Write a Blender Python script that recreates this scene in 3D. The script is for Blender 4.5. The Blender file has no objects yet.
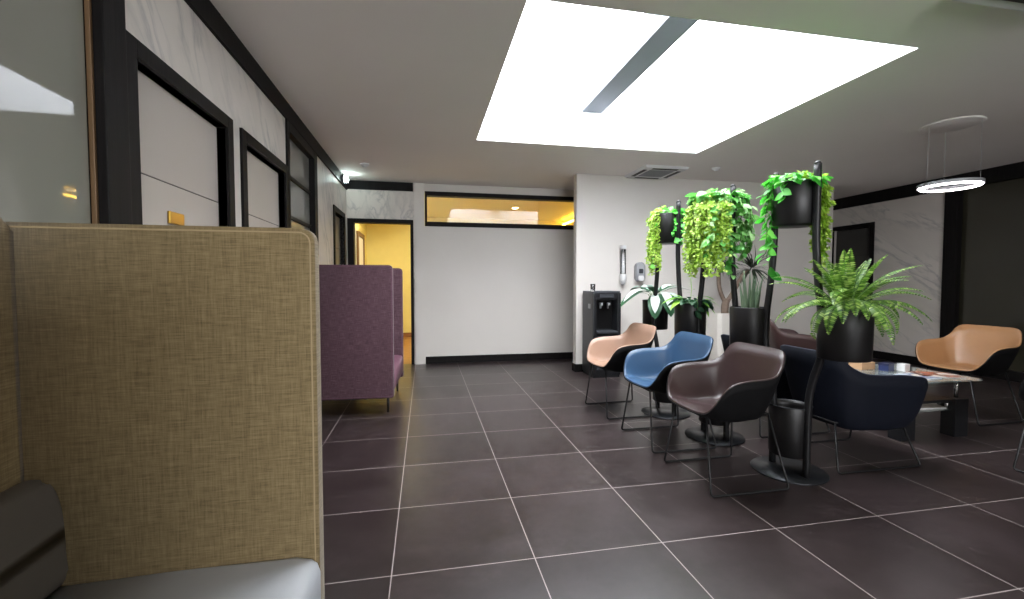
import bpy, bmesh, math, random
from mathutils import Vector, Matrix
random.seed(7)
PI = math.pi
C = bpy.context.scene.collection
sc = bpy.context.scene
sc.view_settings.view_transform = 'Standard'
sc.view_settings.look = 'None'
sc.view_settings.gamma = 1
sc.view_settings.use_curve_mapping = False
sc.view_settings.exposure = 1.8

# ------------------------------------------------------------------ helpers
def tag(o, label=None, cat=None, group=None, kind=None):
    if label: o['label'] = label
    if cat: o['category'] = cat
    if group: o['group'] = group
    if kind: o['kind'] = kind
    return o

def empty(name, loc=(0, 0, 0), rz=0.0):
    o = bpy.data.objects.new(name, None)
    o.empty_display_size = .05
    C.objects.link(o); o.location = loc; o.rotation_euler = (0, 0, rz)
    return o

def obj(name, bm, mat, parent=None, smooth=False):
    bmesh.ops.recalc_face_normals(bm, faces=bm.faces)
    me = bpy.data.meshes.new(name); bm.to_mesh(me); bm.free()
    if mat:
        for m in (mat if isinstance(mat, (list, tuple)) else [mat]): me.materials.append(m)
    if smooth:
        for p in me.polygons: p.use_smooth = True
    o = bpy.data.objects.new(name, me); C.objects.link(o)
    if parent: o.parent = parent
    return o

def children(o): return [c for c in bpy.data.objects if c.parent == o]
def copy_tree(o, parent=None):
    c = o.copy(); C.objects.link(c); c.parent = parent
    for ch in children(o): copy_tree(ch, c)
    return c

def NB(): return bmesh.new()
def box(bm, x0, x1, y0, y1, z0, z1, bev=0, mi=0, seg=2):
    v = [bm.verts.new(p) for p in ((x0,y0,z0),(x1,y0,z0),(x1,y1,z0),(x0,y1,z0),(x0,y0,z1),(x1,y0,z1),(x1,y1,z1),(x0,y1,z1))]
    fs = [bm.faces.new([v[i] for i in q]) for q in ((3,2,1,0),(4,5,6,7),(0,1,5,4),(1,2,6,5),(2,3,7,6),(3,0,4,7))]
    for f in fs: f.material_index = mi
    if bev:
        es = list({e for f in fs for e in f.edges})
        bmesh.ops.bevel(bm, geom=es, offset=bev, segments=seg, affect='EDGES', profile=.6)
    return bm

def tube(bm, pts, r, n=8, cap=True, mi=0, closed=False):
    pts = [Vector(p) for p in pts]; rs = r if isinstance(r, (list, tuple)) else [r]*len(pts)
    rings = []; N = len(pts)
    t0 = (pts[1]-pts[0]).normalized()
    nrm = t0.orthogonal().normalized()
    for i, p in enumerate(pts):
        if closed: t = (pts[(i+1) % N]-pts[i-1]).normalized()
        else: t = ((pts[i+1] if i < N-1 else p)-(pts[i-1] if i else p)).normalized()
        nrm = (nrm-t*nrm.dot(t))
        nrm = nrm.normalized() if nrm.length > 1e-6 else t.orthogonal().normalized()
        b = t.cross(nrm)
        rings.append([bm.verts.new(p+(nrm*math.cos(a)+b*math.sin(a))*rs[i]) for a in [2*PI*k/n for k in range(n)]])
    for i in range(N if closed else N-1):
        A, B = rings[i], rings[(i+1) % N]
        for k in range(n):
            f = bm.faces.new((A[k], A[(k+1) % n], B[(k+1) % n], B[k])); f.material_index = mi; f.smooth = True
    if cap and not closed:
        for R_ in (rings[0], rings[-1]): bm.faces.new(R_).material_index = mi
    return bm

def lathe(bm, prof, cx=0, cy=0, n=40, mi=0):
    rings = []
    for r, z in prof:
        rings.append([bm.verts.new((cx+r*math.cos(2*PI*k/n), cy+r*math.sin(2*PI*k/n), z)) for k in range(n)] if r > 1e-5 else [bm.verts.new((cx, cy, z))])
    for A, B in zip(rings, rings[1:]):
        for k in range(n):
            if len(A) == 1 and len(B) == 1: continue
            if len(A) == 1: f = bm.faces.new((A[0], B[k], B[(k+1) % n]))
            elif len(B) == 1: f = bm.faces.new((A[k], A[(k+1) % n], B[0]))
            else: f = bm.faces.new((A[k], A[(k+1) % n], B[(k+1) % n], B[k]))
            f.material_index = mi; f.smooth = True
    return bm

def smooth_path(P, sub=6, closed=False):
    P = [Vector(p) for p in P]; out = []; N = len(P)
    for i in range(N if closed else N-1):
        if closed: p0, p1, p2, p3 = P[i-1], P[i], P[(i+1) % N], P[(i+2) % N]
        else: p0, p1, p2, p3 = P[max(i-1, 0)], P[i], P[i+1], P[min(i+2, N-1)]
        for k in range(sub):
            t = k/sub
            out.append(.5*((2*p1)+(-p0+p2)*t+(2*p0-5*p1+4*p2-p3)*t*t+(-p0+3*p1-3*p2+p3)*t**3))
    if not closed: out.append(P[-1])
    return out

def fillet(P, r, n=5):
    """polyline with rounded corners"""
    P = [Vector(p) for p in P]; out = [P[0]]
    for a, b, c in zip(P, P[1:], P[2:]):
        d1 = (a-b); d2 = (c-b); rr = min(r, d1.length*.45, d2.length*.45)
        p1 = b+d1.normalized()*rr; p2 = b+d2.normalized()*rr
        for k in range(n+1):
            t = k/n; out.append(p1*(1-t)**2+b*2*t*(1-t)+p2*t*t)
    out.append(P[-1]); return out

def rrect(w0, w1, h0, h1, rs, n=6):
    """rounded rectangle outline; rs = radii at (w0,h0),(w1,h0),(w1,h1),(w0,h1)"""
    out = []
    for (cx, cy, sx, sy, a0), r in zip(((w0,h0,1,1,PI),(w1,h0,-1,1,1.5*PI),(w1,h1,-1,-1,0),(w0,h1,1,-1,.5*PI)), rs):
        if r <= 0: out.append((cx, cy)); continue
        for k in range(n+1):
            a = a0+.5*PI*k/n
            out.append((cx+sx*r+r*math.cos(a), cy+sy*r+r*math.sin(a)))
    return out

def slab(bm, outline, axis, a0, a1, bev=0, seg=3, mi=0):
    """extrude 2D outline along axis 'x','y','z' from a0 to a1"""
    def P(u, v, a): return {'x': (a, u, v), 'y': (u, a, v), 'z': (u, v, a)}[axis]
    A = [bm.verts.new(P(u, v, a0)) for u, v in outline]; B = [bm.verts.new(P(u, v, a1)) for u, v in outline]
    n = len(A); fa = bm.faces.new(A[::-1]); fb = bm.faces.new(B)
    fs = [fa, fb]
    for k in range(n):
        f = bm.faces.new((A[k], A[(k+1) % n], B[(k+1) % n], B[k])); fs.append(f)
    for f in fs: f.material_index = mi
    if bev:
        es = list(set(fa.edges) | set(fb.edges))
        bmesh.ops.bevel(bm, geom=es, offset=bev, segments=seg, affect='EDGES', profile=.5)
    return bm

# ------------------------------------------------------------------ materials
def lin(c):
    return tuple([(x/255/12.92 if x/255 <= .04045 else ((x/255+.055)/1.055)**2.4) for x in c]+[1.0])
def new_mat(name):
    m = bpy.data.materials.new(name); m.use_nodes = True
    nt = m.node_tree; b = nt.nodes['Principled BSDF']
    return m, nt, b
def coords(nt, scale=(1, 1, 1), rot=(0, 0, 0)):
    tc = nt.nodes.new('ShaderNodeTexCoord'); mp = nt.nodes.new('ShaderNodeMapping')
    mp.inputs['Scale'].default_value = scale; mp.inputs['Rotation'].default_value = rot
    nt.links.new(tc.outputs['Object'], mp.inputs['Vector']); return mp.outputs['Vector']
def noise(nt, vec, sc_, det=4, rough=.6, dist=0):
    n = nt.nodes.new('ShaderNodeTexNoise'); n.inputs['Scale'].default_value = sc_
    n.inputs['Detail'].default_value = det; n.inputs['Roughness'].default_value = rough; n.inputs['Distortion'].default_value = dist
    nt.links.new(vec, n.inputs['Vector']); return n.outputs['Fac']
def ramp(nt, fac, stops):
    r = nt.nodes.new('ShaderNodeValToRGB'); e = r.color_ramp.elements
    while len(e) < len(stops): e.new(.5)
    for k, (p, c) in enumerate(stops): e[k].position = p; e[k].color = c
    nt.links.new(fac, r.inputs['Fac']); return r.outputs['Color']
def bump(nt, b, h, strength=.2, dist=.01):
    n = nt.nodes.new('ShaderNodeBump'); n.inputs['Strength'].default_value = strength; n.inputs['Distance'].default_value = dist
    nt.links.new(h, n.inputs['Height']); nt.links.new(n.outputs['Normal'], b.inputs['Normal'])

def plain(name, c, rough=.5, metal=0, var=.06, sc_=6, bmp=0, bsc=80, spec=.5):
    m, nt, b = new_mat(name); v = coords(nt)
    c = lin(c); d = tuple([x*(1-var) for x in c[:3]]+[1]); e = tuple([min(1, x*(1+var)) for x in c[:3]]+[1])
    nt.links.new(ramp(nt, noise(nt, v, sc_), [(.3, d), (.7, e)]), b.inputs['Base Color'])
    b.inputs['Roughness'].default_value = rough; b.inputs['Metallic'].default_value = metal
    b.inputs['Specular IOR Level'].default_value = spec
    if bmp: bump(nt, b, noise(nt, v, bsc, 2), bmp, .003)
    return m
def emit(name, c, s):
    m, nt, b = new_mat(name)
    b.inputs['Base Color'].default_value = lin(c)
    b.inputs['Emission Color'].default_value = lin(c); b.inputs['Emission Strength'].default_value = s
    return m
def fabric(name, c1, c2, c3):
    m, nt, b = new_mat(name)
    h = noise(nt, coords(nt, (14, 14, 280)), 1.0, 6, .7)          # slubs running sideways
    v = noise(nt, coords(nt, (300, 300, 16)), 1.0, 5, .65)
    mx = nt.nodes.new('ShaderNodeMath'); mx.operation = 'MULTIPLY_ADD'; mx.inputs[1].default_value = .6
    nt.links.new(h, mx.inputs[0]); 
    m2 = nt.nodes.new('ShaderNodeMath'); m2.operation = 'MULTIPLY'; m2.inputs[1].default_value = .4
    nt.links.new(v, m2.inputs[0]); nt.links.new(m2.outputs[0], mx.inputs[2])
    nt.links.new(ramp(nt, mx.outputs[0], [(.36, lin(c1)), (.5, lin(c2)), (.64, lin(c3))]), b.inputs['Base Color'])
    b.inputs['Roughness'].default_value = .85; b.inputs['Specular IOR Level'].default_value = .25
    b.inputs['Sheen Weight'].default_value = .15
    bump(nt, b, mx.outputs[0], .35, .002)
    return m
def marble(name, base=(208, 201, 194), vein=(142, 141, 143), rot=(.75, 0, 0)):
    """pale stone; thin grey streaks running diagonally"""
    m, nt, b = new_mat(name)
    v0 = coords(nt, (1, 1, 1), rot)
    mp = nt.nodes.new('ShaderNodeMapping'); mp.inputs['Scale'].default_value = (3.2, 3.2, .75); nt.links.new(v0, mp.inputs['Vector']); v = mp.outputs['Vector']
    n1 = noise(nt, v, 1.5, 5, .55, .5); n2 = noise(nt, v, .9, 3, .5)
    def M(op, a, b_):
        n = nt.nodes.new('ShaderNodeMath'); n.operation = op
        for k, q in enumerate((a, b_)):
            if isinstance(q, (int, float)): n.inputs[k].default_value = q
            else: nt.links.new(q, n.inputs[k])
        return n.outputs[0]
    d = M('ABSOLUTE', M('SUBTRACT', n1, .5), 0)
    line = ramp(nt, d, [(0, (1, 1, 1, 1)), (.015, (.6, .6, .6, 1)), (.055, (0, 0, 0, 1))])
    msk = ramp(nt, n2, [(.42, (0, 0, 0, 1)), (.58, (1, 1, 1, 1))])
    mix = nt.nodes.new('ShaderNodeMix'); mix.data_type = 'RGBA'
    nt.links.new(M('MULTIPLY', M('MULTIPLY', line, msk), .62), mix.inputs['Factor'])
    cl = ramp(nt, n2, [(.35, lin(tuple(x-9 for x in base))), (.65, lin(base))])
    nt.links.new(cl, mix.inputs['A']); mix.inputs['B'].default_value = lin(vein)
    nt.links.new(mix.outputs['Result'], b.inputs['Base Color']); b.inputs['Roughness'].default_value = .45
    b.inputs['Specular IOR Level'].default_value = .3
    return m
def blackwood(name, c=(20, 18, 18)):
    m, nt, b = new_mat(name)
    n = noise(nt, coords(nt, (60, 60, 3)), 1, 5, .6)
    c = lin(c)
    nt.links.new(ramp(nt, n, [(.3, tuple([x*.6 for x in c[:3]]+[1])), (.7, tuple([x*1.4 for x in c[:3]]+[1]))]), b.inputs['Base Color'])
    b.inputs['Roughness'].default_value = .55; b.inputs['Specular IOR Level'].default_value = .12
    bump(nt, b, n, .2, .002)
    return m
def glassy(name, tint, alpha, rough=.02):
    """smoked or clear pane: sharp mirror coat over a tinted, partly transparent sheet"""
    m = bpy.data.materials.new(name); m.use_nodes = True; nt = m.node_tree; nt.nodes.clear()
    out = nt.nodes.new('ShaderNodeOutputMaterial'); gl = nt.nodes.new('ShaderNodeBsdfGlossy'); gl.inputs['Roughness'].default_value = rough
    gl.inputs['Color'].default_value = (1, 1, 1, 1)
    df = nt.nodes.new('ShaderNodeBsdfDiffuse')
    v = coords(nt); nt.links.new(ramp(nt, noise(nt, v, 1.3), [(.3, tuple([x*.93 for x in lin(tint)[:3]]+[1])), (.7, lin(tint))]), df.inputs['Color'])
    tr = nt.nodes.new('ShaderNodeBsdfTransparent'); m1 = nt.nodes.new('ShaderNodeMixShader'); m1.inputs[0].default_value = alpha
    nt.links.new(tr.outputs[0], m1.inputs[1]); nt.links.new(df.outputs[0], m1.inputs[2])
    fr = nt.nodes.new('ShaderNodeFresnel'); fr.inputs['IOR'].default_value = 1.5
    m2 = nt.nodes.new('ShaderNodeMixShader'); nt.links.new(fr.outputs[0], m2.inputs[0])
    nt.links.new(m1.outputs[0], m2.inputs[1]); nt.links.new(gl.outputs[0], m2.inputs[2]); nt.links.new(m2.outputs[0], out.inputs[0])
    return m
def leafmat(name, c1, c2, c3=None, rough=.4, tr=.35):
    m, nt, b = new_mat(name)
    g = nt.nodes.new('ShaderNodeNewGeometry')
    st = [(0, lin(c1)), (1, lin(c2))] if not c3 else [(0, lin(c1)), (.6, lin(c2)), (1, lin(c3))]
    col = ramp(nt, g.outputs['Random Per Island'], st)
    nt.links.new(col, b.inputs['Base Color']); b.inputs['Roughness'].default_value = rough
    t = nt.nodes.new('ShaderNodeBsdfTranslucent'); nt.links.new(col, t.inputs['Color'])
    mx = nt.nodes.new('ShaderNodeMixShader'); mx.inputs[0].default_value = tr
    out = [n for n in nt.nodes if n.type == 'OUTPUT_MATERIAL'][0]
    nt.links.new(b.outputs[0], mx.inputs[1]); nt.links.new(t.outputs[0], mx.inputs[2]); nt.links.new(mx.outputs[0], out.inputs['Surface'])
    return m
def tiles(name):
    m, nt, b = new_mat(name)
    tc = nt.nodes.new('ShaderNodeTexCoord')
    sep = nt.nodes.new('ShaderNodeSeparateXYZ'); nt.links.new(tc.outputs['Object'], sep.inputs[0])
    def M(op, a, b_=None, c_=None):
        n = nt.nodes.new('ShaderNodeMath'); n.operation = op
        for k, q in enumerate((a, b_, c_)):
            if q is None: continue
            if isinstance(q, (int, float)): n.inputs[k].default_value = q
            else: nt.links.new(q, n.inputs[k])
        return n.outputs[0]
    def cell(s, off, w):
        u = M('DIVIDE', M('SUBTRACT', s, off), w)
        fl = M('FLOOR', u); fr = M('SUBTRACT', u, fl)
        e = M('MULTIPLY', M('MINIMUM', fr, M('SUBTRACT', 1.0, fr)), w)
        return fl, e
    fx, ex = cell(sep.outputs[0], -.7432, .6); fy, ey = cell(sep.outputs[1], 3.457, .548)
    e = M('MINIMUM', ex, ey)
    gr = M('LESS_THAN', e, .0022)
    cmb = nt.nodes.new('ShaderNodeCombineXYZ'); nt.links.new(fx, cmb.inputs[0]); nt.links.new(fy, cmb.inputs[1])
    wn = nt.nodes.new('ShaderNodeTexWhiteNoise'); nt.links.new(cmb.outputs[0], wn.inputs['Vector'])
    ad = nt.nodes.new('ShaderNodeVectorMath'); ad.operation = 'MULTIPLY_ADD'
    ad.inputs[1].default_value = (7, 7, 7); nt.links.new(cmb.outputs[0], ad.inputs[0]); nt.links.new(tc.outputs['Object'], ad.inputs[2])
    n1 = noise(nt, ad.outputs[0], 2.6, 7, .62, .6); n2 = noise(nt, ad.outputs[0], 22, 4, .6)
    s = M('MULTIPLY_ADD', n2, .25, M('MULTIPLY_ADD', wn.outputs['Value'], .12, M('MULTIPLY', n1, .7)))
    col = ramp(nt, s, [(.36, lin((37, 29, 29))), (.52, lin((45, 37, 37))), (.68, lin((56, 47, 48)))])
    mix = nt.nodes.new('ShaderNodeMix'); mix.data_type = 'RGBA'; nt.links.new(gr, mix.inputs['Factor'])
    nt.links.new(col, mix.inputs['A']); mix.inputs['B'].default_value = lin((160, 150, 148))
    nt.links.new(mix.outputs['Result'], b.inputs['Base Color'])
    rr = nt.nodes.new('ShaderNodeMapRange'); rr.inputs[3].default_value = .25; rr.inputs[4].default_value = .37
    nt.links.new(n1, rr.inputs[0]); nt.links.new(rr.outputs[0], b.inputs['Roughness'])
    b.inputs['Specular IOR Level'].default_value = .5
    bp_ = M('SUBTRACT', M('MULTIPLY', n2, .03), gr)
    bump(nt, b, bp_, .12, .002)
    return m

M_white = plain('white_wall_paint', (208, 203, 197), .7, var=.015, sc_=1.5, bmp=.04, bsc=140)
M_ceil = plain('ceiling_paint', (240, 234, 229), .8, var=.02, sc_=.8)
M_well = plain('skylight_shaft_paint', (240, 242, 246), .8, var=.01)
M_floor = tiles('dark_porcelain_tiles')
M_marble = marble('marble_panelling', rot=(-.5, 0, 0))
M_marble_r = marble('marble_panelling_right', rot=(1.0, 0, 0))
M_bw = blackwood('black_wood')
M_door = plain('greige_door_laminate', (178, 170, 162), .5, var=.02, sc_=3)
M_gap = plain('dark_groove', (40, 38, 36), .7)
M_brass = plain('brushed_brass', (170, 135, 60), .3, 1)
M_gold = plain('bronze_edge', (104, 80, 54), .5, .3)
M_metal = plain('black_powder_coat', (26, 26, 28), .45, .2, bmp=.03, bsc=300)
M_base = plain('dark_steel_disc', (52, 54, 58), .32, .7)
M_chrome = plain('chrome', (205, 205, 205), .15, 1)
M_beam = plain('beam_paint', (120, 125, 131), .8, var=.02)
M_pot = plain('matt_black_pot', (19, 18, 19), .42, .15, bmp=.02, bsc=200)
M_soil = plain('dark_soil', (40, 30, 24), .95, bmp=.6, bsc=60)
M_wpot = plain('white_planter', (205, 200, 192), .5, var=.03)
M_plastic = plain('black_plastic', (24, 25, 28), .35)
M_plastic2 = plain('charcoal_plastic', (52, 55, 60), .45)
M_dark = plain('deep_black', (9, 9, 10), .3)
M_greypl = plain('grey_plastic', (150, 152, 155), .4)
M_whitepl = plain('white_plastic', (215, 215, 215), .35)
M_beige = fabric('beige_slub_fabric', (92, 80, 54), (118, 103, 73), (140, 124, 92))
M_plum = fabric('plum_slub_fabric', (58, 41, 48), (84, 60, 69), (112, 86, 95))
M_pipb = plain('beige_piping', (150, 132, 100), .7, bmp=.2, bsc=300)
M_pipp = plain('plum_piping', (100, 64, 82), .7, bmp=.2, bsc=300)
M_grey = plain('grey_leatherette', (165, 169, 174), .42, var=.03, bmp=.08, bsc=250)
M_taupe = plain('taupe_leatherette', (100, 96, 90), .5, var=.03, bmp=.08, bsc=250)
M_plumseat = plain('plum_leatherette', (112, 74, 90), .45, bmp=.08, bsc=250)
L_brown = plain('brown_leather', (48, 33, 33), .36, var=.08, bmp=.08, bsc=220)
L_blue = plain('blue_leather', (44, 72, 102), .36, var=.06, bmp=.08, bsc=220)
L_tan = plain('tan_leather', (150, 120, 102), .38, var=.06, bmp=.08, bsc=220)
L_orange = plain('caramel_leather', (160, 118, 80), .36, var=.06, bmp=.08, bsc=220)
L_black = plain('black_shell_fabric', (9, 9, 11), .7, var=.1, bmp=.15, bsc=300, spec=.2)
L_navy = plain('navy_fabric', (9, 14, 27), .7, spec=.25, var=.1, bmp=.2, bsc=300)
L_navy2 = plain('navy_leather', (14, 22, 42), .45, var=.1, bmp=.1, bsc=300)
M_yel = plain('yellow_paint', (226, 214, 142), .7, var=.02)
M_wood = plain('warm_wood_floor', (140, 96, 50), .4, var=.2, sc_=9)
G_left = glassy('frosted_green_glass', (130, 130, 120), 1.0, .03)
G_right = glassy('smoked_olive_glass', (50, 48, 38), 1.0, .08)
G_clear = glassy('clear_glass', (235, 235, 235), .04)
G_side = glassy('grey_glass', (128, 128, 122), 1.0)
G_table = glassy('table_glass', (200, 215, 210), .3)
F_poth = leafmat('bright_pothos_leaf', (50, 150, 42), (92, 205, 70), (150, 235, 110))
F_poth2 = leafmat('light_pothos_leaf', (70, 150, 60), (124, 196, 96), (196, 232, 172))
F_string = leafmat('yellow_green_leaf', (130, 170, 40), (178, 215, 84), (214, 235, 130))
F_fern = leafmat('fern_leaf', (62, 104, 34), (112, 156, 58), (176, 205, 110))
F_snake = leafmat('aloe_leaf', (84, 110, 84), (130, 150, 122), tr=.1)
F_drac = leafmat('dracaena_leaf', (26, 40, 26), (54, 70, 44), tr=.1)
F_cal = leafmat('dark_green_leaf', (30, 66, 44), (46, 92, 60), tr=.15)
F_calw = leafmat('pale_variegation', (190, 222, 208), (228, 240, 232), tr=.2)
F_lime = leafmat('lime_leaf', (110, 175, 60), (165, 215, 90))
M_stem = plain('green_stem', (80, 120, 50), .6)
M_bark = plain('grey_bark', (112, 96, 84), .85, var=.2, sc_=30, bmp=.5, bsc=60)

# ------------------------------------------------------------------ room dimensions
WL, WR, YB, YP, HC, YR = -1.072, 6.93, 6.55, 5.58, 2.61, -3.4
YF = 9.9           # far end of yellow room
def struct(name, bm, mat, parent=None, label=None, smooth=False):
    o = obj(name, bm, mat, parent, smooth)
    if parent is None: o['kind'] = 'structure'
    if label: o['label'] = label
    return o

struct('floor', box(NB(), -1.5, 7.3, YR-.2, YB+.05, -.12, 0), M_floor)
# ceiling with the skylight opening
SX0, SX1, SY0, SY1, SZ = .512, 2.95, 2.21, 4.46, 3.75
b = NB()
box(b, -1.5, SX0, YR-.2, YB+.15, HC, HC+.14); box(b, SX1, 7.3, YR-.2, YB+.15, HC, HC+.14)
box(b, SX0, SX1, YR-.2, SY0, HC, HC+.14); box(b, SX0, SX1, SY1, YB+.15, HC, HC+.14)
struct('ceiling', b, M_ceil)
b = NB(); t = .1; zb = HC+.004
box(b, SX0-t, SX0, SY0-t, SY1+t, zb+.136, SZ); box(b, SX1, SX1+t, SY0-t, SY1+t, zb+.136, SZ)
box(b, SX0, SX1, SY0-t, SY0, zb+.136, SZ); box(b, SX0, SX1, SY1, SY1+t, zb+.136, SZ)
struct('wall_skylight', b, M_well)
b = NB()   # white lining of the opening so the shaft reads as one
e = .004
box(b, SX0, SX0+e, SY0, SY1, HC+.001, HC+.16); box(b, SX1-e, SX1, SY0, SY1, HC+.001, HC+.16)
box(b, SX0+e, SX1-e, SY0, SY0+e, HC+.001, HC+.16); box(b, SX0+e, SX1-e, SY1-e, SY1, HC+.001, HC+.16)
struct('trim_1', b, M_well)
struct('trim_2', box(NB(), 1.62, 1.84, SY0-.02, SY1+.02, 2.97, 3.2, .004), M_beam)
# access panel on the far side of the shaft
b = NB(); box(b, 2.49, SX1-.02, SY1-.016, SY1-.005, HC+.01, 3.50, .003)
struct('trim_3', b, M_well)

# left wall: marble with door openings
xi, xo = WL, WL-.2
b = NB()
def lw(y0, y1, z0, z1): box(b, xo, xi, y0, y1, z0, z1)
DT = 2.04
lw(1.875, 1.955, DT, HC); lw(1.955, 2.725, DT, HC); lw(2.725, 2.985, 0, HC); lw(2.985, 3.76, DT, HC)
lw(3.76, 3.86, 0, HC); lw(3.86, 4.74, 2.44, HC); lw(4.74, 5.69, 0, HC); lw(5.69, 6.30, 2.05, HC); lw(6.30, YB+.1, 0, HC)
struct('wall_left', b, M_marble)
b = NB(); box(b, xo, xi-.1, YR, 1.9, 0, HC); struct('wall_left', b, M_bw)
# top trim + baseboards
b = NB(); box(b, WL, WL+.02, YR, YB, 2.478, HC, .002); struct('trim_4', b, M_bw)
b = NB(); box(b, WL+.02, -.16, YB-.02, YB, 2.49, HC, .002); struct('trim_5', b, M_bw)
b = NB()
for y0, y1 in ((2.79, 2.925), (4.82, 5.63), (6.37, YB)): box(b, WL, WL+.012, y0, y1, 0, .11, .002)
struct('baseboard_left', b, M_bw)

def door(name, y0, y1, ztop, leafx, label, plate=False, handle=False, fw=.068, leafmat_=None, x=WL, sgn=1, rec=.042):
    """flush door in an X = const wall; sgn=1 wall faces +X"""
    d = empty(name, (x, (y0+y1)/2, 0)); d['kind'] = 'structure'; d['label'] = label
    h = (y1-y0)/2
    b = NB()
    # frame: face boards and reveal
    def bx(xa, xb, ya, yb, za, zb_):
        lo, hi = sorted((xa*sgn, xb*sgn)); box(b, lo, hi, ya, yb, za, zb_, .003)
    bx(-.15, .016, -h-fw, -h, 0, ztop+fw); bx(-.15, .016, h, h+fw, 0, ztop+fw); bx(-.15, .016, -h, h, ztop, ztop+fw)
    bx(-.12, -.084, -h, -h+.02, 0, ztop); bx(-.12, -.084, h-.02, h, 0, ztop)
    obj('door_frame', b, M_bw, d)
    b = NB(); lo, hi = sorted(((-rec)*sgn, (-rec-.04)*sgn))
    g = .005
    box(b, lo, hi, -h+.003, h-.003, .008, 1.63-g/2, .001); box(b, lo, hi, -h+.003, h-.003, 1.63+g/2, ztop-.004, .001)
    lf = obj('door_leaf', b, leafmat_ or M_door, d)
    b = NB(); lo, hi = sorted(((-rec-.004)*sgn, (-rec-.03)*sgn)); box(b, lo, hi, -h+.004, h-.004, 1.62, 1.64)
    obj('groove', b, M_gap, lf)
    if plate:
        pc = 2.28-(y0+y1)/2
        b = NB(); box(b, -rec, -rec+.012, pc-.06, pc+.06, 1.452, 1.508, .004); obj('door_plate', b, M_brass, lf)['label'] = 'small brass plate'
    if handle:
        b = NB(); lathe(b, [(0, 0), (.02, 0), (.02, .01), (0, .012)], n=16)
        bmesh.ops.rotate(b, verts=b.verts, cent=(0, 0, 0), matrix=Matrix.Rotation(PI/2*sgn, 3, 'Y'))
        bmesh.ops.translate(b, verts=b.verts, vec=((-rec)*sgn, handle*(h-.07), 1.05))
        tube(b, fillet([((-rec)*sgn, handle*(h-.07), 1.05), ((-rec+.05)*sgn, handle*(h-.07), 1.05), ((-rec+.05)*sgn, handle*(h-.2), 1.05)], .012), .008)
        obj('door_handle', b, M_metal, lf)
    return d
door('door_1', 1.94, 2.725, DT, 0, 'pale greige door with small brass plate in black frame', plate=True, handle=-1)
door('door_2', 2.985, 3.76, DT, 0, 'pale greige door without plate in black frame, further along marble wall', handle=-1)
door('door_3', 5.69, 6.30, 2.05, 0, 'narrow door at the far end of the left marble wall', handle=-1, leafmat_=plain('grey_door', (120, 118, 112), .5))

# tall glazed sidelight on the left wall
w = empty('window_1', (WL, 4.30, 0)); w['kind'] = 'structure'; w['label'] = 'tall narrow glazed opening in black frame on left wall'
b = NB()
for y0, y1 in ((-.49, -.43), (.38, .50)): box(b, -.16, .016, y0, y1, 0, 2.478, .003)
box(b, -.16, .016, -.43, .38, 2.40, 2.478, .003)
for z0, z1 in ((1.72, 1.75), (2.05, 2.08), (.0, .12)): box(b, -.055, -.02, -.43, .38, z0, z1, .003)
obj('window_frame', b, M_bw, w)
obj('pane', box(NB(), -.045, -.038, -.43, .38, .12, 2.40), G_side, w)

# black post and big frosted glass at the near left
struct('trim_6', box(NB(), WL-.2, WL+.02, 1.752, 1.872, 0, 2.478, .004), M_bw)
w = empty('window_2', (WL, .5, 0)); w['kind'] = 'structure'; w['label'] = 'large grey green glass partition at near left'
obj('pane', box(NB(), -.036, -.028, -2.4, 1.239, .0, 2.478), G_left, w)
obj('edge_strip', box(NB(), -.026, -.010, 1.2395, 1.2515, 0, 2.478, .003), M_gold, w)['label'] = 'thin bronze edge strip'

# back wall
b = NB(); y0, y1 = YB, YB+.12
box(b, WL, -1.0, y0, y1, 0, HC); box(b, -1.0, -.20, y0, y1, 2.035, HC); box(b, -.20, -.145, y0, y1, 0, HC)
struct('wall_back', b, M_marble)
b = NB()
box(b, -.145, .0, y0-.03, y1, 0, HC); box(b, 0, 2.34, y0, y1, 0, 2.0); box(b, 0, 2.34, y0, y1, 2.5, HC); box(b, 2.34, 7.1, y0, y1, 0, HC)
struct('wall_back', b, M_white)
struct('baseboard_back', box(NB(), 0.0, 6.2, YB-.014, YB, 0, .105, .003), M_bw)
# open doorway to the yellow corridor
d = empty('door_4', (-.6, YB, 0)); d['kind'] = 'structure'; d['label'] = 'open black framed doorway to the yellow corridor'
b = NB()
box(b, -.46, -.375, -.02, .13, 0, 2.085, .003); box(b, .398, .44, -.02, .13, 0, 2.085, .003); box(b, -.375, .398, -.02, .13, 2.03, 2.085, .003)
obj('door_frame', b, M_bw, d)
# transom window
w = empty('window_3', (1.17, YB, 2.25)); w['kind'] = 'structure'; w['label'] = 'long transom window showing the golden room behind'
b = NB(); X0, X1, Z0, Z1 = -1.165, 1.165, -.25, .25
box(b, X0, X0+.03, -.02, .12, Z0, Z1, .003); box(b, X1-.03, X1, -.02, .12, Z0, Z1, .003)
box(b, X0+.03, X1-.03, -.02, .12, Z0, Z0+.065, .003); box(b, X0+.03, X1-.03, -.02, .12, Z1-.06, Z1, .003)
obj('window_frame', b, M_bw, w)
obj('pane', box(NB(), X0+.03, X1-.03, .03, .036, Z0+.065, Z1-.06), G_clear, w)

# free standing partition with water cooler
b = NB(); box(b, 1.955, 5.96, YP, YP+.1, 0, HC); box(b, 1.955, 2.05, YP-.014, YP, 0, HC, .002)
struct('wall_partition', b, M_white)
b = NB(); box(b, 1.94, 2.065, YP-.028, YP-.014, 0, .105, .003); box(b, 2.065, 5.96, YP-.014, YP, 0, .105, .003)
box(b, 1.94, 1.955, YP-.014, YP+.1, 0, .105, .003)
struct('baseboard_partition', b, M_bw)

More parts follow.
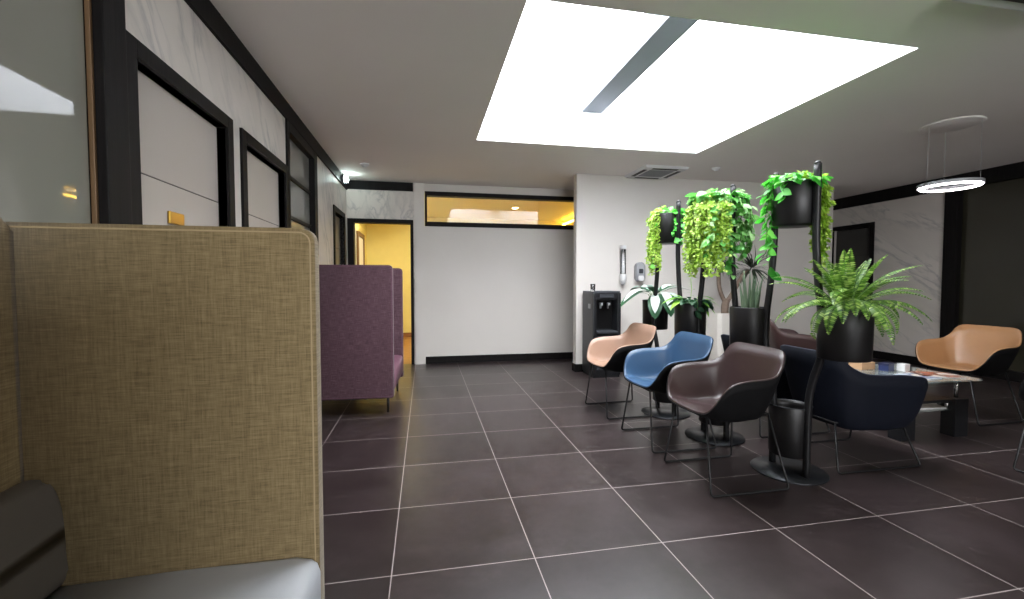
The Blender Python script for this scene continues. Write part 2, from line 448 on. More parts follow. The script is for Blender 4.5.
# right wall
b = NB()
def rw(y0, y1, z0, z1): box(b, WR, WR+.2, y0, y1, z0, z1)
rw(4.79, 5.82, 0, HC); rw(5.82, 6.45, 2.07, HC); rw(6.45, YB, 0, HC)
struct('wall_right', b, M_marble_r)
struct('wall_right', box(NB(), WR+.1, WR+.25, YR, 4.79, 0, HC), M_bw)
struct('trim_7', box(NB(), WR-.03, WR, YR, YB, 2.43, HC, .003), M_bw)
struct('trim_8', box(NB(), WR-.03, WR+.1, 4.63, 4.79, 0, 2.43, .003), M_bw)
struct('baseboard_right', box(NB(), WR-.014, WR, 4.79, 5.75, 0, .12, .003), M_bw)
door('door_5', 5.82, 6.45, 2.07, 0, 'dark door in black frame beside right marble wall', x=WR, sgn=-1, leafmat_=plain('dark_door', (60, 58, 56), .5), handle=1)
w = empty('window_4', (WR, 1.0, 0)); w['kind'] = 'structure'; w['label'] = 'dark smoked glass partition on the right wall'
obj('pane', box(NB(), .05, .06, -4.4, 3.63, .12, 2.43), G_right, w)
obj('window_frame', box(NB(), -.01, .1, -4.4, 3.63, 0, .12, .003), M_bw, w)

# rear wall behind the viewer
RX0, RX1, RZ0, RZ1 = -.2, 3.2, 1.35, 2.4  # opening for an unseen window, added to brighten ceiling and walls
b = NB(); box(b, -1.5, RX0, YR-.2, YR, 0, HC); box(b, RX1, 7.3, YR-.2, YR, 0, HC); box(b, RX0, RX1, YR-.2, YR, 0, RZ0); box(b, RX0, RX1, YR-.2, YR, RZ1, HC)
struct('wall_rear', b, M_white)
w = empty('fill_window', ((RX0+RX1)/2, YR, RZ0)); w['kind'] = 'structure'; w['label'] = 'wide unseen window added behind the viewer to let in fill daylight'
h_ = (RX1-RX0)/2
for k in range(5):
    xx = -h_+.03+k*(2*h_-.06)/4; obj('window_frame', box(NB(), xx-.03, xx+.03, -.14, -.06, 0, RZ1-RZ0, .004), M_bw, w)


# yellow room behind the back wall
b = NB()
box(b, -1.7, 5.6, YF, YF+.1, 0, HC); box(b, -1.7, -1.6, YB+.12, YF, 0, HC); box(b, 5.5, 5.6, YB+.12, YF, 0, HC)
box(b, -1.7, 5.6, YB+.15, YF+.1, HC, HC+.1); box(b, -1.6, -1.1, YB+.9, YB+1.0, 0, HC)
struct('wall_corridor', b, M_yel)
struct('floor_corridor', box(NB(), -1.7, 5.6, YB+.05, YF+.1, -.12, 0), M_wood)
b = NB(); box(b, -1.6, 5.5, YF-.015, YF, 0, .09, .003); struct('baseboard_corridor', b, M_wood)
for i, (y, lab) in enumerate(((7.7, 'nearer pale door frame in the yellow corridor'), (8.8, 'further pale door frame in the yellow corridor'))):
    d = empty('door_%d' % (6+i), (-1.22+.0, y, 0)); d['kind'] = 'structure'; d['label'] = lab
    b = NB(); box(b, 0, .05, -.42, -.34, 0, 2.12, .004); box(b, 0, .05, .34, .42, 0, 2.12, .004); box(b, 0, .05, -.34, .34, 2.04, 2.12, .004)
    obj('door_frame', b, M_gold if i else M_greypl, d)
    obj('door_leaf', box(NB(), .0, .03, -.34, .34, 0, 2.04, .003), M_wpot, d)
struct('wall_corridor', box(NB(), -1.6, -1.22, YB+1.0, YF, 0, HC), M_yel)
# glowing cove strip at the right of the golden room
tag(obj('cove_strip', box(NB(), 3.1, 3.16, YB+.4, YF-.1, 2.50, 2.53, .004), emit('cove_led', (255, 205, 80), 7)),
    'glowing golden cove light strip seen through the transom window', 'light strip')

# ------------------------------------------------------------------ lamps in the rooms
def area(name, loc, size, col, power, rot=(0, 0, 0), sy=None):
    l = bpy.data.lights.new(name, 'AREA'); l.energy = power; l.color = col; l.size = size
    if sy: l.shape = 'RECTANGLE'; l.size_y = sy
    o = bpy.data.objects.new(name, l); C.objects.link(o); o.location = loc; o.rotation_euler = rot
    return o
def spot_fixture(x, y, label, mat, z=HC, r=.055):
    t = empty('downlight', (x, y, z)); tag(t, label, 'ceiling light', 'round downlights')
    b = NB(); lathe(b, [(r, 0), (r+.02, -.002), (r+.018, -.008), (r, -.006), (r-.004, .0)], n=28); obj('rim', b, M_whitepl, t)
    b = NB(); lathe(b, [(0, -.004), (r-.005, -.004), (r-.005, -.001), (0, -.001)], n=28); obj('lens', b, mat, t)
LWARM = emit('warm_lamp', (255, 214, 150), 60)
spot_fixture(1.7, 8.35, 'round warm ceiling downlight in the golden room behind the transom', LWARM)
spot_fixture(-.6, 8.6, 'round warm ceiling downlight in the yellow corridor beyond the doorway', LWARM)
area('lamp_golden', (2.0, 8.2, 2.50), 1.6, (1.0, .90, .50), 12)
area('lamp_corridor', (-.5, 8.2, 2.50), .8, (1.0, .92, .66), 9)
# daylight through the skylight
wd = bpy.data.worlds.new('world'); sc.world = wd; wd.use_nodes = True
bg = wd.node_tree.nodes['Background']; bg.inputs['Color'].default_value = (.95, .97, 1.0, 1); bg.inputs['Strength'].default_value = 6.5
pl = area('skylight_portal', ((SX0+SX1)/2, (SY0+SY1)/2, SZ-.01), SX1-SX0, (1, 1, 1), 1, sy=SY1-SY0)
pl.data.cycles.is_portal = True
pl2 = area('fill_window_portal', ((RX0+RX1)/2, YR-.02, (RZ0+RZ1)/2), RX1-RX0, (1, 1, 1), 1, rot=(PI/2, 0, 0), sy=RZ1-RZ0)  # sky sampling for the added rear window
pl2.rotation_euler = (-PI/2, 0, PI)
pl2.data.cycles.is_portal = True
# unseen glowing panels added on the ceiling behind the viewer as warm fill
LP = emit('fill_panel_glow', (255, 240, 220), 5)
for x in (.4, 3.9):
    t = empty('fill_panel', (x, -1.6, HC)); tag(t, 'square glowing fill panel added out of view behind the viewer', 'ceiling light', 'added fill panels behind the viewer')
    b = NB(); box(b, -.31, .31, -.31, .31, -.012, 0, .003); obj('frame', b, M_whitepl, t)
    obj('diffuser', box(NB(), -.28, .28, -.28, .28, -.016, -.012), LP, t)

# ------------------------------------------------------------------ high-backed booths
def booth(name, width, fab, pip, seatm, cushm, label, seatlabel):
    """local: x from back (0) to front (.78), y from 0 to width"""
    t = empty(name); tag(t, label, 'booth seat')
    H, D, th, zb = 1.345, .76, .055, .15
    for y in (0, width-th):
        b = NB(); slab(b, rrect(.0, D, zb, H, (.01, .012, .035, .01)), 'y', y, y+th, .012, 3)
        p = obj('side_panel', b, fab, t, True)
        b = NB()
        for yy in (y+.002, y+th-.002):
            o = rrect(.014, D-.012, zb+.012, H-.012, (.01, .012, .03, .01))
            tube(b, [(u, yy, v) for u, v in o], .0035, 6, closed=True)
        obj('piping', b, pip, p, True)
    b = NB(); slab(b, rrect(th, width-th, zb, H+.006, (.01, .01, .03, .03)), 'x', 0, .045, .014, 3); obj('back_panel', b, fab, t, True)
    # seat box with rounded front
    b = NB(); prof = [(.055, zb+.03), (D-.06, zb+.03), (D-.01, zb+.06), (D+.004, .22), (D+.004, .352), (D-.003, .376), (D-.02, .39), (D-.06, .396), (.4, .396), (.055, .39)]
    slab(b, [(u, v) for u, v in prof], 'y', th+.003, width-th-.003, .008, 2); obj('seat', b, seatm, t, True)['label'] = seatlabel
    # lumbar cushion
    b = NB(); prof = [(.046, .40), (.130, .40), (.134, .48), (.130, .58), (.118, .64), (.098, .672), (.07, .680), (.046, .678)]
    slab(b, [(p.x, p.y) for p in smooth_path([(u, v, 0) for u, v in prof], 4)], 'y', th+.004, width-th-.004, .012, 3)
    obj('back_cushion', b, cushm, t, True)['label'] = 'padded leatherette lower back cushion'
    for x in (.09, D-.06):
        for y in (.08, width-.08):
            b = NB(); tube(b, [(x, y, zb+.01), (x, y, 0)], [.013, .011], 10); obj('leg', b, M_metal, t)
    b = NB(); box(b, .06, D-.08, .06, width-.06, zb-.02, zb+.03, .004); obj('under_frame', b, M_metal, t)
    return t
bt = booth('booth_sofa', 1.12, M_beige, M_pipb, M_grey, M_taupe, 'beige fabric high-backed booth with grey seat, nearest at left', 'smooth pale grey seat')
bt.location = (-1.069, .285, 0)
bt = booth('booth_sofa', .95, M_plum, M_pipp, M_plumseat, M_plumseat, 'plum purple fabric high-backed booth on thin black legs by the doorway', 'plum seat')
bt.location = (-1.045, 4.12, 0); bt.rotation_euler = (0, 0, -.045)

# ------------------------------------------------------------------ shell chairs
def catm(P, n): return smooth_path(P, n)
def make_shell(bm, rim, crease, cen, n=5, m=1.0):
    """closed tub surface; rim and crease are half curves front->back (y>=0)"""
    R_ = catm(rim, n); B_ = catm(crease, n)
    R2 = R_+[Vector((p.x, -p.y, p.z)) for p in R_[-2:0:-1]]; B2 = B_+[Vector((p.x, -p.y, p.z)) for p in B_[-2:0:-1]]
    c = Vector(cen); N = len(R2); rows = []
    ts = [0.25, .5, .75, 1.0]; vs = [k/9 for k in range(1, 10)]
    for r, q in zip(R2, B2):
        mpt = c.lerp(q, .80); col = []
        for t in ts: col.append(c.lerp(mpt, t))
        for v in vs: col.append(mpt*(1-v)**2+q*2*v*(1-v)+r*v*v)
        rows.append([bm.verts.new(p) for p in col])
    cv = bm.verts.new(c)
    for i in range(N):
        A, Bq = rows[i], rows[(i+1) % N]
        bm.faces.new((cv, A[0], Bq[0])).smooth = True
        for k in range(len(A)-1): bm.faces.new((A[k], A[k+1], Bq[k+1], Bq[k])).smooth = True
    return R2
RIM = [(.272, 0, .440), (.268, .12, .444), (.255, .195, .460), (.232, .245, .520), (.200, .272, .590), (.150, .285, .635), (.06, .288, .652),
       (-.05, .285, .657), (-.125, .270, .670), (-.178, .250, .712), (-.212, .228, .768), (-.234, .185, .796), (-.242, .09, .800), (-.244, 0, .800)]
CRE = [(.222, 0, .455), (.218, .10, .450), (.205, .165, .438), (.185, .205, .430), (.15, .225, .425), (.10, .228, .422), (.04, .228, .422), (-.03, .22, .425),
       (-.09, .21, .425), (-.125, .185, .43), (-.145, .15, .435), (-.155, .10, .44), (-.16, .05, .44), (-.16, 0, .44)]
def outerize(rim, cre, dz, grow):
    ro = []
    for p in rim:
        v = Vector((p[0], p[1], 0)); d = v.normalized()*.006 if v.length else v
        ro.append((p[0]+d.x, p[1]+d.y, p[2]-.004))
    co = [(p[0]*grow-.005, p[1]*grow, p[2]-dz) for p in cre]
    return ro, co
def shell_part(name, rim, cre, cen, mat, parent, thick, off):
    b = NB(); make_shell(b, rim, cre, cen)
    bmesh.ops.recalc_face_normals(b, faces=b.faces)
    o = obj(name, b, mat, parent, True)
    md = o.modifiers.new('thickness', 'SOLIDIFY'); md.thickness = thick; md.offset = off; md.use_rim = True
    return o
def chair(name, inner, outer, label, kind='tub'):
    t = empty(name); tag(t, label, 'chair')
    if kind == 'tub': rim, cre, cen, dz, gr, cz = RIM, CRE, (.03, 0, .428), .022, 1.04, .404
    else:
        def f(P): return [(p[0]*1.42+.015, p[1]*1.03, (.605+(p[2]-.64)*.92 if p[2] > .6 else .44+(p[2]-.44)*1.02-.01)) for p in P]
        rim, cre, cen = f(RIM), f(CRE), (.04, 0, .40); dz, gr, cz = .15, 1.10, .262
        cre = [(p[0], p[1], p[2]-.02) for p in cre]
        cre[-5:] = [(p[0]-.015, p[1], p[2]) for p in cre[-5:]]
    s = shell_part('seat_shell', rim, cre, cen, inner, t, .012, 0)
    ro, co = outerize(rim, cre, dz, gr)
    shell_part('outer_shell', ro, co, (cen[0], 0, cz), outer, t, .005, 0)['label'] = 'dark outer shell'
    b = NB(); hw = .245
    xf, xb = (.25, -.25) if kind == 'tub' else (.335, -.30)
    tf, tb, ty = (xf-.025, xb+.07, .155) if kind == 'tub' else (xf-.06, xb+.07, .15)
    zt = cz+(.014 if kind == 'tub' else .03)
    for s_ in (-1, 1):
        P = fillet([(tf, s_*ty, zt), (xf, s_*hw, .0075), (xb, s_*hw, .0075), (tb, s_*ty, zt)], .025)
        bb = NB(); tube(bb, P, .0065, 8)
        obj('sled_leg', bb, M_metal, t, True)
    for x in (tf, tb): tube(b, [(x, -ty, zt), (x, ty, zt)], .0065, 8)
    for y in (-ty, ty): tube(b, [(tf, y, zt), (tb, y, zt)], .0065, 8)
    obj('under_frame', b, M_metal, t, True)
    return t
def put(o, x, y, rz): o.location = (x, y, 0); o.rotation_euler = (0, 0, rz)
GC = 'tub chairs facing the open floor'; GN = 'navy lounge chairs behind the planters'
c = chair('tub_chair', L_brown, L_black, 'brown leather tub chair with black shell, front one of the row'); put(c, 1.79, 2.385, PI); c['group'] = GC
c = chair('tub_chair', L_blue, L_black, 'blue leather tub chair between brown and tan chairs'); put(c, 1.79, 3.03, PI); c['group'] = GC
c = chair('tub_chair', L_tan, L_black, 'pale tan pink tub chair in front of the black water cooler'); put(c, 1.78, 3.81, PI+.03); c['group'] = GC
c = chair('tub_chair', L_orange, L_black, 'caramel leather tub chair by the glass table under ring lamp'); put(c, 4.72, 3.05, PI+.02)
c = chair('tub_chair', L_brown, plain('brown_shell', (58, 38, 36), .5), 'dark brown tub chair near the white wall, glimpsed behind the planters'); put(c, 3.92, 4.18, -.45)
n1 = chair('lounge_chair', L_navy2, L_navy, 'navy lounge chair seen from behind, beside the fern planter', 'lounge'); put(n1, 2.80, 2.50, 0); n1['group'] = GN
n2 = copy_tree(n1); put(n2, 2.80, 3.15, 0); n2['label'] = 'navy lounge chair mostly hidden behind the aloe planter'
c = chair('tub_chair', L_navy2, L_black, 'navy tub chair cut off by the right edge of the view'); put(c, 3.90, 1.85, PI/2)

# ------------------------------------------------------------------ planter stands
def bar_path(s):
    prof = [(0.0, .125), (.42, .125), (.60, .150), (.74, .195), (.86, .205), (1.0, .195), (1.2, .168), (1.42, .150), (1.60, .147), (1.885, .147)]
    return smooth_path([(0, s*y, z) for z, y in prof], 5)
def flatbar(bm, pts, hx, hy):
    rings = []
    for i, p in enumerate(pts):
        t = (pts[min(i+1, len(pts)-1)]-pts[max(i-1, 0)]).normalized()
        nx = Vector((1, 0, 0)); ny = t.cross(nx).normalized()
        rings.append([bm.verts.new(p+nx*a*hx+ny*c_*hy) for a, c_ in ((-1, -.6), (-.6, -1), (.6, -1), (1, -.6), (1, .6), (.6, 1), (-.6, 1), (-1, .6))])
    for A, B in zip(rings, rings[1:]):
        for k in range(8): bm.faces.new((A[k], A[(k+1) % 8], B[(k+1) % 8], B[k])).smooth = True
    bm.faces.new(rings[0]); bm.faces.new(rings[-1])
def pot_mesh(r, h, cx=0, cy=0, z0=0):
    b = NB(); lathe(b, [(0, z0), (r*.93, z0), (r*.965, z0+.006), (r, z0+h-.004), (r-.002, z0+h), (r-.007, z0+h), (r-.009, z0+h-.03), (r-.012, z0+.02), (0, z0+.02)], cx, cy, 44)
    return b
def stand(x, y, label, mids):
    t = empty('planter_stand', (x, y, 0), .07); tag(t, label, 'planter stand', 'black planter stands between the chair rows')
    b = NB(); lathe(b, [(0, 0), (.212, 0), (.214, .004), (.210, .010), (0, .012)], n=56); obj('base_plate', b, M_base, t)['label'] = 'round dark steel base plate'
    for s in (-1, 1):
        b = NB(); flatbar(b, bar_path(s), .016, .019)
        tube(b, [(0, s*.147, 1.885), (0, s*.147, 1.90)], [.02, .012], 10)
        obj('upright', b, M_metal, t)
    b = pot_mesh(.118, .31, z0=.115)
    obj('lower_pot', b, M_pot, t)
    b = NB(); tube(b, [(.119*math.cos(a), .119*math.sin(a), .425) for a in [2*PI*k/36 for k in range(36)]], .003, 6, closed=True)
    obj('rim_ring', b, M_base, t)
    b = pot_mesh(.130, .262, z0=1.538); obj('upper_pot', b, M_pot, t)
    for yy, r, dx, dz in mids:
        b = pot_mesh(r, .285, dx, yy, .735+dz); obj('middle_pot', b, M_pot, t)
    return t
stand(2.25, 2.37, 'black planter stand beside the brown chair, carrying the fern pot', ((-.325, .130, .01, .03),))
stand(2.19, 3.02, 'black planter stand behind the blue chair, carrying the aloe pot', ((-.325, .126, 0, 0),))
stand(2.15, 3.66, 'black planter stand furthest back, behind the tan chair', ((-.325, .126, 0, 0), (.315, .122, .085, 0)))

# ------------------------------------------------------------------ foliage
def leaf(bm, base, d, up, L, W, curl=.3, n=5, shape='heart', fold=.12, mi=0):
    d = Vector(d).normalized(); up = Vector(up); s = d.cross(up)
    s = s.normalized() if s.length > 1e-4 else d.orthogonal().normalized()
    up = s.cross(d).normalized(); base = Vector(base)
    mid, le, ri = [], [], []
    for k in range(n+1):
        t = k/n
        if shape == 'heart': w = math.sin(PI*min(1, t*.92+.10))**.75*(1-.35*t)
        elif shape == 'oval': w = math.sin(PI*t)**.8
        else: w = (1-t)**.75*(.45+.55*min(1, t*4))
        w *= W*.5
        ang = curl*t
        c = base+d*(L*t*math.cos(ang*.6))-up*(L*t*math.sin(ang*.9))
        mid.append(bm.verts.new(c)); 
        if k in (0, n) and shape != 'heart' or k == n: le.append(mid[-1]); ri.append(mid[-1])
        else:
            le.append(bm.verts.new(c+s*w+up*fold*w)); ri.append(bm.verts.new(c-s*w+up*fold*w))
    for k in range(n):
        for E_ in (le, ri):
            q = []
            for v in (mid[k], mid[k+1], E_[k+1], E_[k]):
                if v not in q: q.append(v)
            if len(q) > 2:
                f = bm.faces.new(q); f.smooth = True; f.material_index = mi
def rdir(): 
    a = random.uniform(0, 2*PI); return Vector((math.cos(a), math.sin(a), 0))
U = Vector((0, 0, 1))
def pothos(center, r, z, n_top, vines, mats, label, size=.062, name='pothos_plant', group=None, spread=1.0, hi=.09):
    """heaped leaves plus trailing vines; vines = (angle, length, out)"""
    t = empty(name, (center[0], center[1], z)); tag(t, label, 'potted plant', group)
    b = NB(); st = NB()
    for k in range(n_top):
        a = random.uniform(0, 2*PI); q = r*spread*math.sqrt(random.random())
        h = hi*(1-.5*q/(r*spread))*random.uniform(.2, 1)
        p = Vector((q*math.cos(a), q*math.sin(a), h)); o = Vector((math.cos(a), math.sin(a), random.uniform(-.5, .45)))
        L = size*random.uniform(.7, 1.25)
        leaf(b, p, o+rdir()*.5, U+rdir()*.5, L, L*.78, random.uniform(.1, .9))
        if k % 3 == 0: tube(st, [(p.x*.3, p.y*.3, -.05), p*.8, p], .0018, 4)
    for a, Ln, out in vines:
        dx = Vector((math.cos(a), math.sin(a), 0)); P = [dx*r*.5+U*.0, dx*r*1.02+U*.03, dx*(r+out)-U*.04]
        zz = .04
        while zz < Ln:
            zz += .05; P.append(dx*(r+out+random.uniform(-.012, .015))+rdir()*.012-U*zz)
        P = smooth_path(P, 3); tube(st, P, .002, 4)
        for i, p in enumerate(P):
            if i % 2 == 0 or random.random() < .35:
                L = size*random.uniform(.6, 1.1); o = rdir()+dx*.5-U*random.uniform(.1, .9)
                leaf(b, p, o, U*.5+dx+rdir()*.4, L, L*.78, random.uniform(.1, .7))
    obj('foliage', b, mats, t); obj('stems', st, M_stem, t)
    return t
def strings(center, r, z, strands, label, mat=None, lsz=.018, a0=0, a1=2*PI, lmin=.1, lmax=.4, group=None, heap=150, out=.05):
    t = empty('trailing_plant', (center[0], center[1], z)); tag(t, label, 'potted plant', group)
    b = NB(); st = NB()
    for k in range(heap):
        a = random.uniform(a0, a1); q = r*math.sqrt(random.random())*1.1
        p = Vector((q*math.cos(a), q*math.sin(a), random.uniform(-.01, .085)*(1.2-q/r*.5)))
        leaf(b, p, rdir()+U*random.uniform(-.6, .6), U+rdir(), lsz*1.5, lsz*1.05, .3, 3, 'oval')
    for k in range(strands):
        a = random.uniform(a0, a1); dx = Vector((math.cos(a), math.sin(a), 0)); Ln = random.uniform(lmin, lmax)
        ro = r+random.uniform(.0, out); P = [dx*r*.6+U*.02, dx*r*.95+U*.045, dx*ro-U*.01]
        zz = 0
        while zz < Ln: zz += .035; P.append(dx*(ro+random.uniform(-.018, .018))+rdir()*.012-U*zz)
        P = smooth_path(P, 3); tube(st, P, .0012, 3)
        for i, p in enumerate(P):
            for q in range(2):
                leaf(b, p, rdir()+dx*.4-U*random.uniform(0, .5), dx+U*.3+rdir()*.4, lsz*random.uniform(.8, 1.3), lsz*.8, .3, 3, 'oval')
    obj('foliage', b, mat or F_string, t); obj('stems', st, M_stem, t)
    return t
# angles: 'left' as seen from the camera is towards +Y/-X, 'right' is towards +X/-Y
ZT = 1.785
def ang(deg): return math.radians(deg)
pothos((2.25, 2.37), .12, ZT, 90, [(ang(150), .42, .03), (ang(165), .50, .02), (ang(120), .30, .03), (ang(135), .12, .03), (ang(200), .06, .02)], F_poth,
       'bright green pothos in the high pot above the brown chair, vines on left', .074, spread=1.15, hi=.1)
strings((2.25, 2.37), .12, ZT, 30, 'yellow green trailing plant hanging right of the high pot above the brown chair', lsz=.03, a0=ang(-62), a1=ang(-8), lmin=.25, lmax=.50, heap=110, out=.045)
pothos((2.19, 3.02), .15, ZT, 170, [(ang(a), l, o) for a, l, o in ((-60, .36, .05), (-35, .30, .06), (-80, .35, .06), (-15, .26, .05), (-100, .42, .05), (-50, .28, .06), (10, .22, .04), (-70, .42, .03), (-120, .45, .05), (-90, .5, .02), (-20, .2, .08), (-45, .32, .07), (-140, .34, .06))], F_poth2,
       'leafy green pothos filling the high middle planter, right half', .076, hi=.135, spread=1.15)
strings((2.19, 3.02), .15, ZT-.02, 75, 'dense yellow green trailing plant on the high middle planter, left half', lsz=.024, a0=ang(130), a1=ang(255), lmin=.2, lmax=.52, heap=330, out=.07)
pothos((2.15, 3.66), .12, ZT, 55, [(ang(-40), .12, .03), (ang(-70), .2, .02), (ang(-100), .22, .02), (ang(180), .4, .02), (ang(-20), .1, .04)], F_poth,
       'green pothos in the high pot furthest back, beside white wall', .058)
strings((2.15, 3.66), .12, ZT, 26, 'yellow green trailing plant hanging left of the furthest high pot', lsz=.021, a0=ang(130), a1=ang(205), lmin=.25, lmax=.52, heap=120, out=.05)

def pos(stx, sty, off): return (stx-math.sin(.07)*off, sty+math.cos(.07)*off)
# fern
def fern(cx, cy, z):
    t = empty('fern_plant', (cx, cy, z)); tag(t, 'large arching green fern in the black middle pot nearest right', 'potted plant')
    b = NB(); st = NB()
    N = 54
    els = [1.35, .55, .95, .3, 1.15, .75, .1]
    for k in range(N):
        a = 2*PI*k*.618+random.uniform(-.2, .2); el = els[k % 7]+random.uniform(-.1, .1); L = random.uniform(.34, .42)*(.86 if el > 1.05 else 1); dr = 2.0
        if k >= 46: a = ang(185+(k-46)*15)+random.uniform(-.1, .1); el = random.uniform(.1, .7); L = random.uniform(.28, .36); dr = 3.0
        dx = Vector((math.cos(a), math.sin(a), 0)); P = []; p = dx*.03; e = el+.25; n = 15
        for i in range(n):
            P.append(p.copy()); e -= (dr-el*.9)/n*(.55+.9*i/n); p = p+(dx*math.cos(e)+U*math.sin(e))*L/n
        tube(st, P, [.0024*(1-.7*i/n) for i in range(n)], 4)
        Q = smooth_path(P, 2)
        for i, q in enumerate(Q[2:]):
            tt = i/(len(Q)-3); w = .040*math.sin(PI*min(1, .14+tt*.84))**.7
            tg = (Q[min(i+3, len(Q)-1)]-Q[i+1]).normalized(); s = tg.cross(U)
            s = s.normalized() if s.length > .25 else dx.cross(U); nn = s.cross(tg)
            for sg in (-1, 1): leaf(b, q, s*sg+tg*.30-nn*.12, nn, w, .0105, .3, 3, 'oval', .02)
    obj('fronds', b, F_fern, t); obj('stems', st, M_stem, t)
    b = NB(); lathe(b, [(0, -.03), (.125, -.03)], n=30); lathe(b, [(0, -.034), (.125, -.034)], n=30); obj('soil', b, M_soil, t)
fx, fy = pos(2.25, 2.37, -.325); fern(fx+.01, fy, 1.05)
# aloe
def aloe(cx, cy, z):
    t = empty('aloe_plant', (cx, cy, z)); tag(t, 'upright spiky grey green aloe in a black middle pot', 'potted plant')
    b = NB()
    for k in range(9):
        a = 2.4*k; r = .015+.05*(k/9); lean = .05+.18*(k/9); L = random.uniform(.24, .31)*(1-.25*k/9)
        dx = Vector((math.cos(a), math.sin(a), 0))
        pts = [dx*(r+L*lean*(i/6)**1.4)+U*(L*i/6-.03) for i in range(7)]
        tube(b, pts, [.014*(1-(i/6.3)**1.3)+.001 for i in range(7)], 6)
    obj('leaves', b, F_snake, t)
    b = NB(); lathe(b, [(0, -.03), (.112, -.03)], n=30); lathe(b, [(0, -.034), (.112, -.034)], n=30); obj('soil', b, M_soil, t)
aloe(*pos(2.19, 3.02, -.325), 1.02)
# mid pothos with lime leaves
px, py = pos(2.15, 3.66, -.325)
t = pothos((px, py), .12, 1.02, 34, [(ang(-100), .05, .02)], F_cal, 'dark green leafy plant with lime leaves in the pot behind the blue chair', .085, 'leafy_plant', spread=1.1, hi=.05)
b = NB()
for a, el, L in ((170, .5, .17), (150, .7, .15), (190, .25, .15), (-30, .4, .16), (-50, .1, .15), (-10, .65, .13), (-70, .3, .12), (120, .5, .13), (0, -.1, .15)):
    d = Vector((math.cos(ang(a)), math.sin(ang(a)), el)); leaf(b, d*.06, d, U, L, L*.62, .9, 7)
for k in range(7):
    p = Vector((.01*math.sin(k), 0, .06+.026*k)); leaf(b, p, rdir()+U*.2, U, .035, .028, .3, 4)
tube(b, [(0, 0, 0), (.01, 0, .12), (0, .005, .24)], .002, 5)
obj('lime_leaves', b, F_lime, t)['label'] = 'broad lime green leaves'
# calathea
px, py = pos(2.15, 3.66, .315); px += .085
t = empty('calathea_plant', (px, py, 1.02)); tag(t, 'broad leaved plant with white centred green leaves, furthest middle pot', 'potted plant')
b = NB(); b2 = NB(); st = NB()
for a, el, L, cu in ((185, .55, .24, 1.3), (165, .35, .21, .9), (240, .2, .20, 1.7), (270, .35, .21, 1.8), (300, .3, .19, 1.3), (330, .7, .2, .7), (20, .8, .19, .6), (60, .6, .18, .8), (110, .7, .2, .7), (215, .9, .17, .8)):
    d = Vector((math.cos(ang(a)), math.sin(ang(a)), el)).normalized(); p = d*.08+U*.03; L *= 1.25
    tube(st, [(0, 0, -.03), d*.05, p], .003, 5)
    leaf(b, p, d, U, L, L*.55, cu, 8, 'oval', .1)
    n_ = Vector((0, 0, 1)); leaf(b2, p+n_*.004+d*.03, d, U, L*.80, L*.34, cu*.96, 8, 'oval', .16)
obj('leaves', b, F_cal, t); obj('leaf_centres', b2, F_calw, t)['label'] = 'pale centres of the leaves'; obj('stems', st, M_stem, t)

# dracaena in white planter
t = empty('white_planter', (3.79, 5.10, 0)); tag(t, 'tapered white square planter by the white wall', 'planter')
b = NB()
def ring(bm, z, h, c_): return [bm.verts.new((x, y, z)) for x, y in ((-h, -h+c_), (-h+c_, -h), (h-c_, -h), (h, -h+c_), (h, h-c_), (h-c_, h), (-h+c_, h), (-h, h-c_))]
RR = [ring(b, 0, .14, .03), ring(b, .80, .185, .04), ring(b, .80, .165, .035), ring(b, .74, .16, .035)]
for A, B in zip(RR, RR[1:]):
    for k in range(8): b.faces.new((A[k], A[(k+1) % 8], B[(k+1) % 8], B[k]))
b.faces.new(RR[0]); obj('planter_body', b, M_wpot, t)
b = NB(); R_ = ring(b, .765, .158, .03); b.faces.new(R_); R_ = ring(b, .75, .158, .03); b.faces.new(R_); obj('soil', b, M_soil, t)
t = empty('dracaena_plant', (3.79, 5.10, .76)); tag(t, 'spiky dark dracaena with forked grey trunk in the white planter', 'potted plant')
b = NB()
tube(b, smooth_path([(.03, 0, -.0), (.03, 0, .12), (.05, -.01, .22)], 4), [.045]*9, 10)
tube(b, smooth_path([(.04, 0, .15), (-.05, .0, .34), (-.07, .0, .55), (-.05, .0, .66)], 4), .026, 10)
tube(b, smooth_path([(.045, 0, .15), (.13, -.05, .34), (.20, -.09, .50), (.28, -.12, .58)], 4), .028, 10)
obj('trunk', b, M_bark, t)
b = NB()
for c_ in ((.31, -.13, .60), (-.05, 0, .72)):
    for k in range(70):
        a = 2.4*k; e = random.uniform(-.75, 1.3); d = Vector((math.cos(a)*math.cos(e), math.sin(a)*math.cos(e), math.sin(e)))
        leaf(b, Vector(c_)+d*.02, d, U if abs(e) < 1.1 else Vector((1, 0, 0)), random.uniform(.24, .34), .03, .45, 6, 'blade', .3)
obj('leaves', b, F_drac, t)

# ------------------------------------------------------------------ water cooler and wall dispensers
t = empty('water_cooler', (2.215, 5.34, 0)); tag(t, 'black floor standing water cooler against the white partition', 'water cooler')
x0, x1, yf, yb = -.185, .185, -.19, .19
b = NB(); box(b, x0, x0+.05, yf, yb, .03, 1.06, .012); box(b, x1-.05, x1, yf, yb, .03, 1.06, .012); box(b, x0+.04, x1-.04, yf+.16, yb, .03, 1.06, .004)
box(b, x0+.04, x1-.04, yf+.008, yf+.2, .03, .56, .006); box(b, x0+.04, x1-.04, yf+.02, yf+.2, .97, 1.06, .006); box(b, x0+.01, x1-.01, yf+.01, yb-.01, 0, .04)
obj('cabinet', b, M_plastic, t)
b = NB(); slab(b, rrect(x0+.003, x1-.003, yf+.005, yb, (.03, .03, .01, .01)), 'z', 1.055, 1.08, .006, 2); obj('lid', b, M_plastic2, t)
b = NB(); box(b, x0+.055, x1-.055, yf+.155, yf+.165, .60, .96, .003); obj('dispensing_recess', b, M_dark, t)
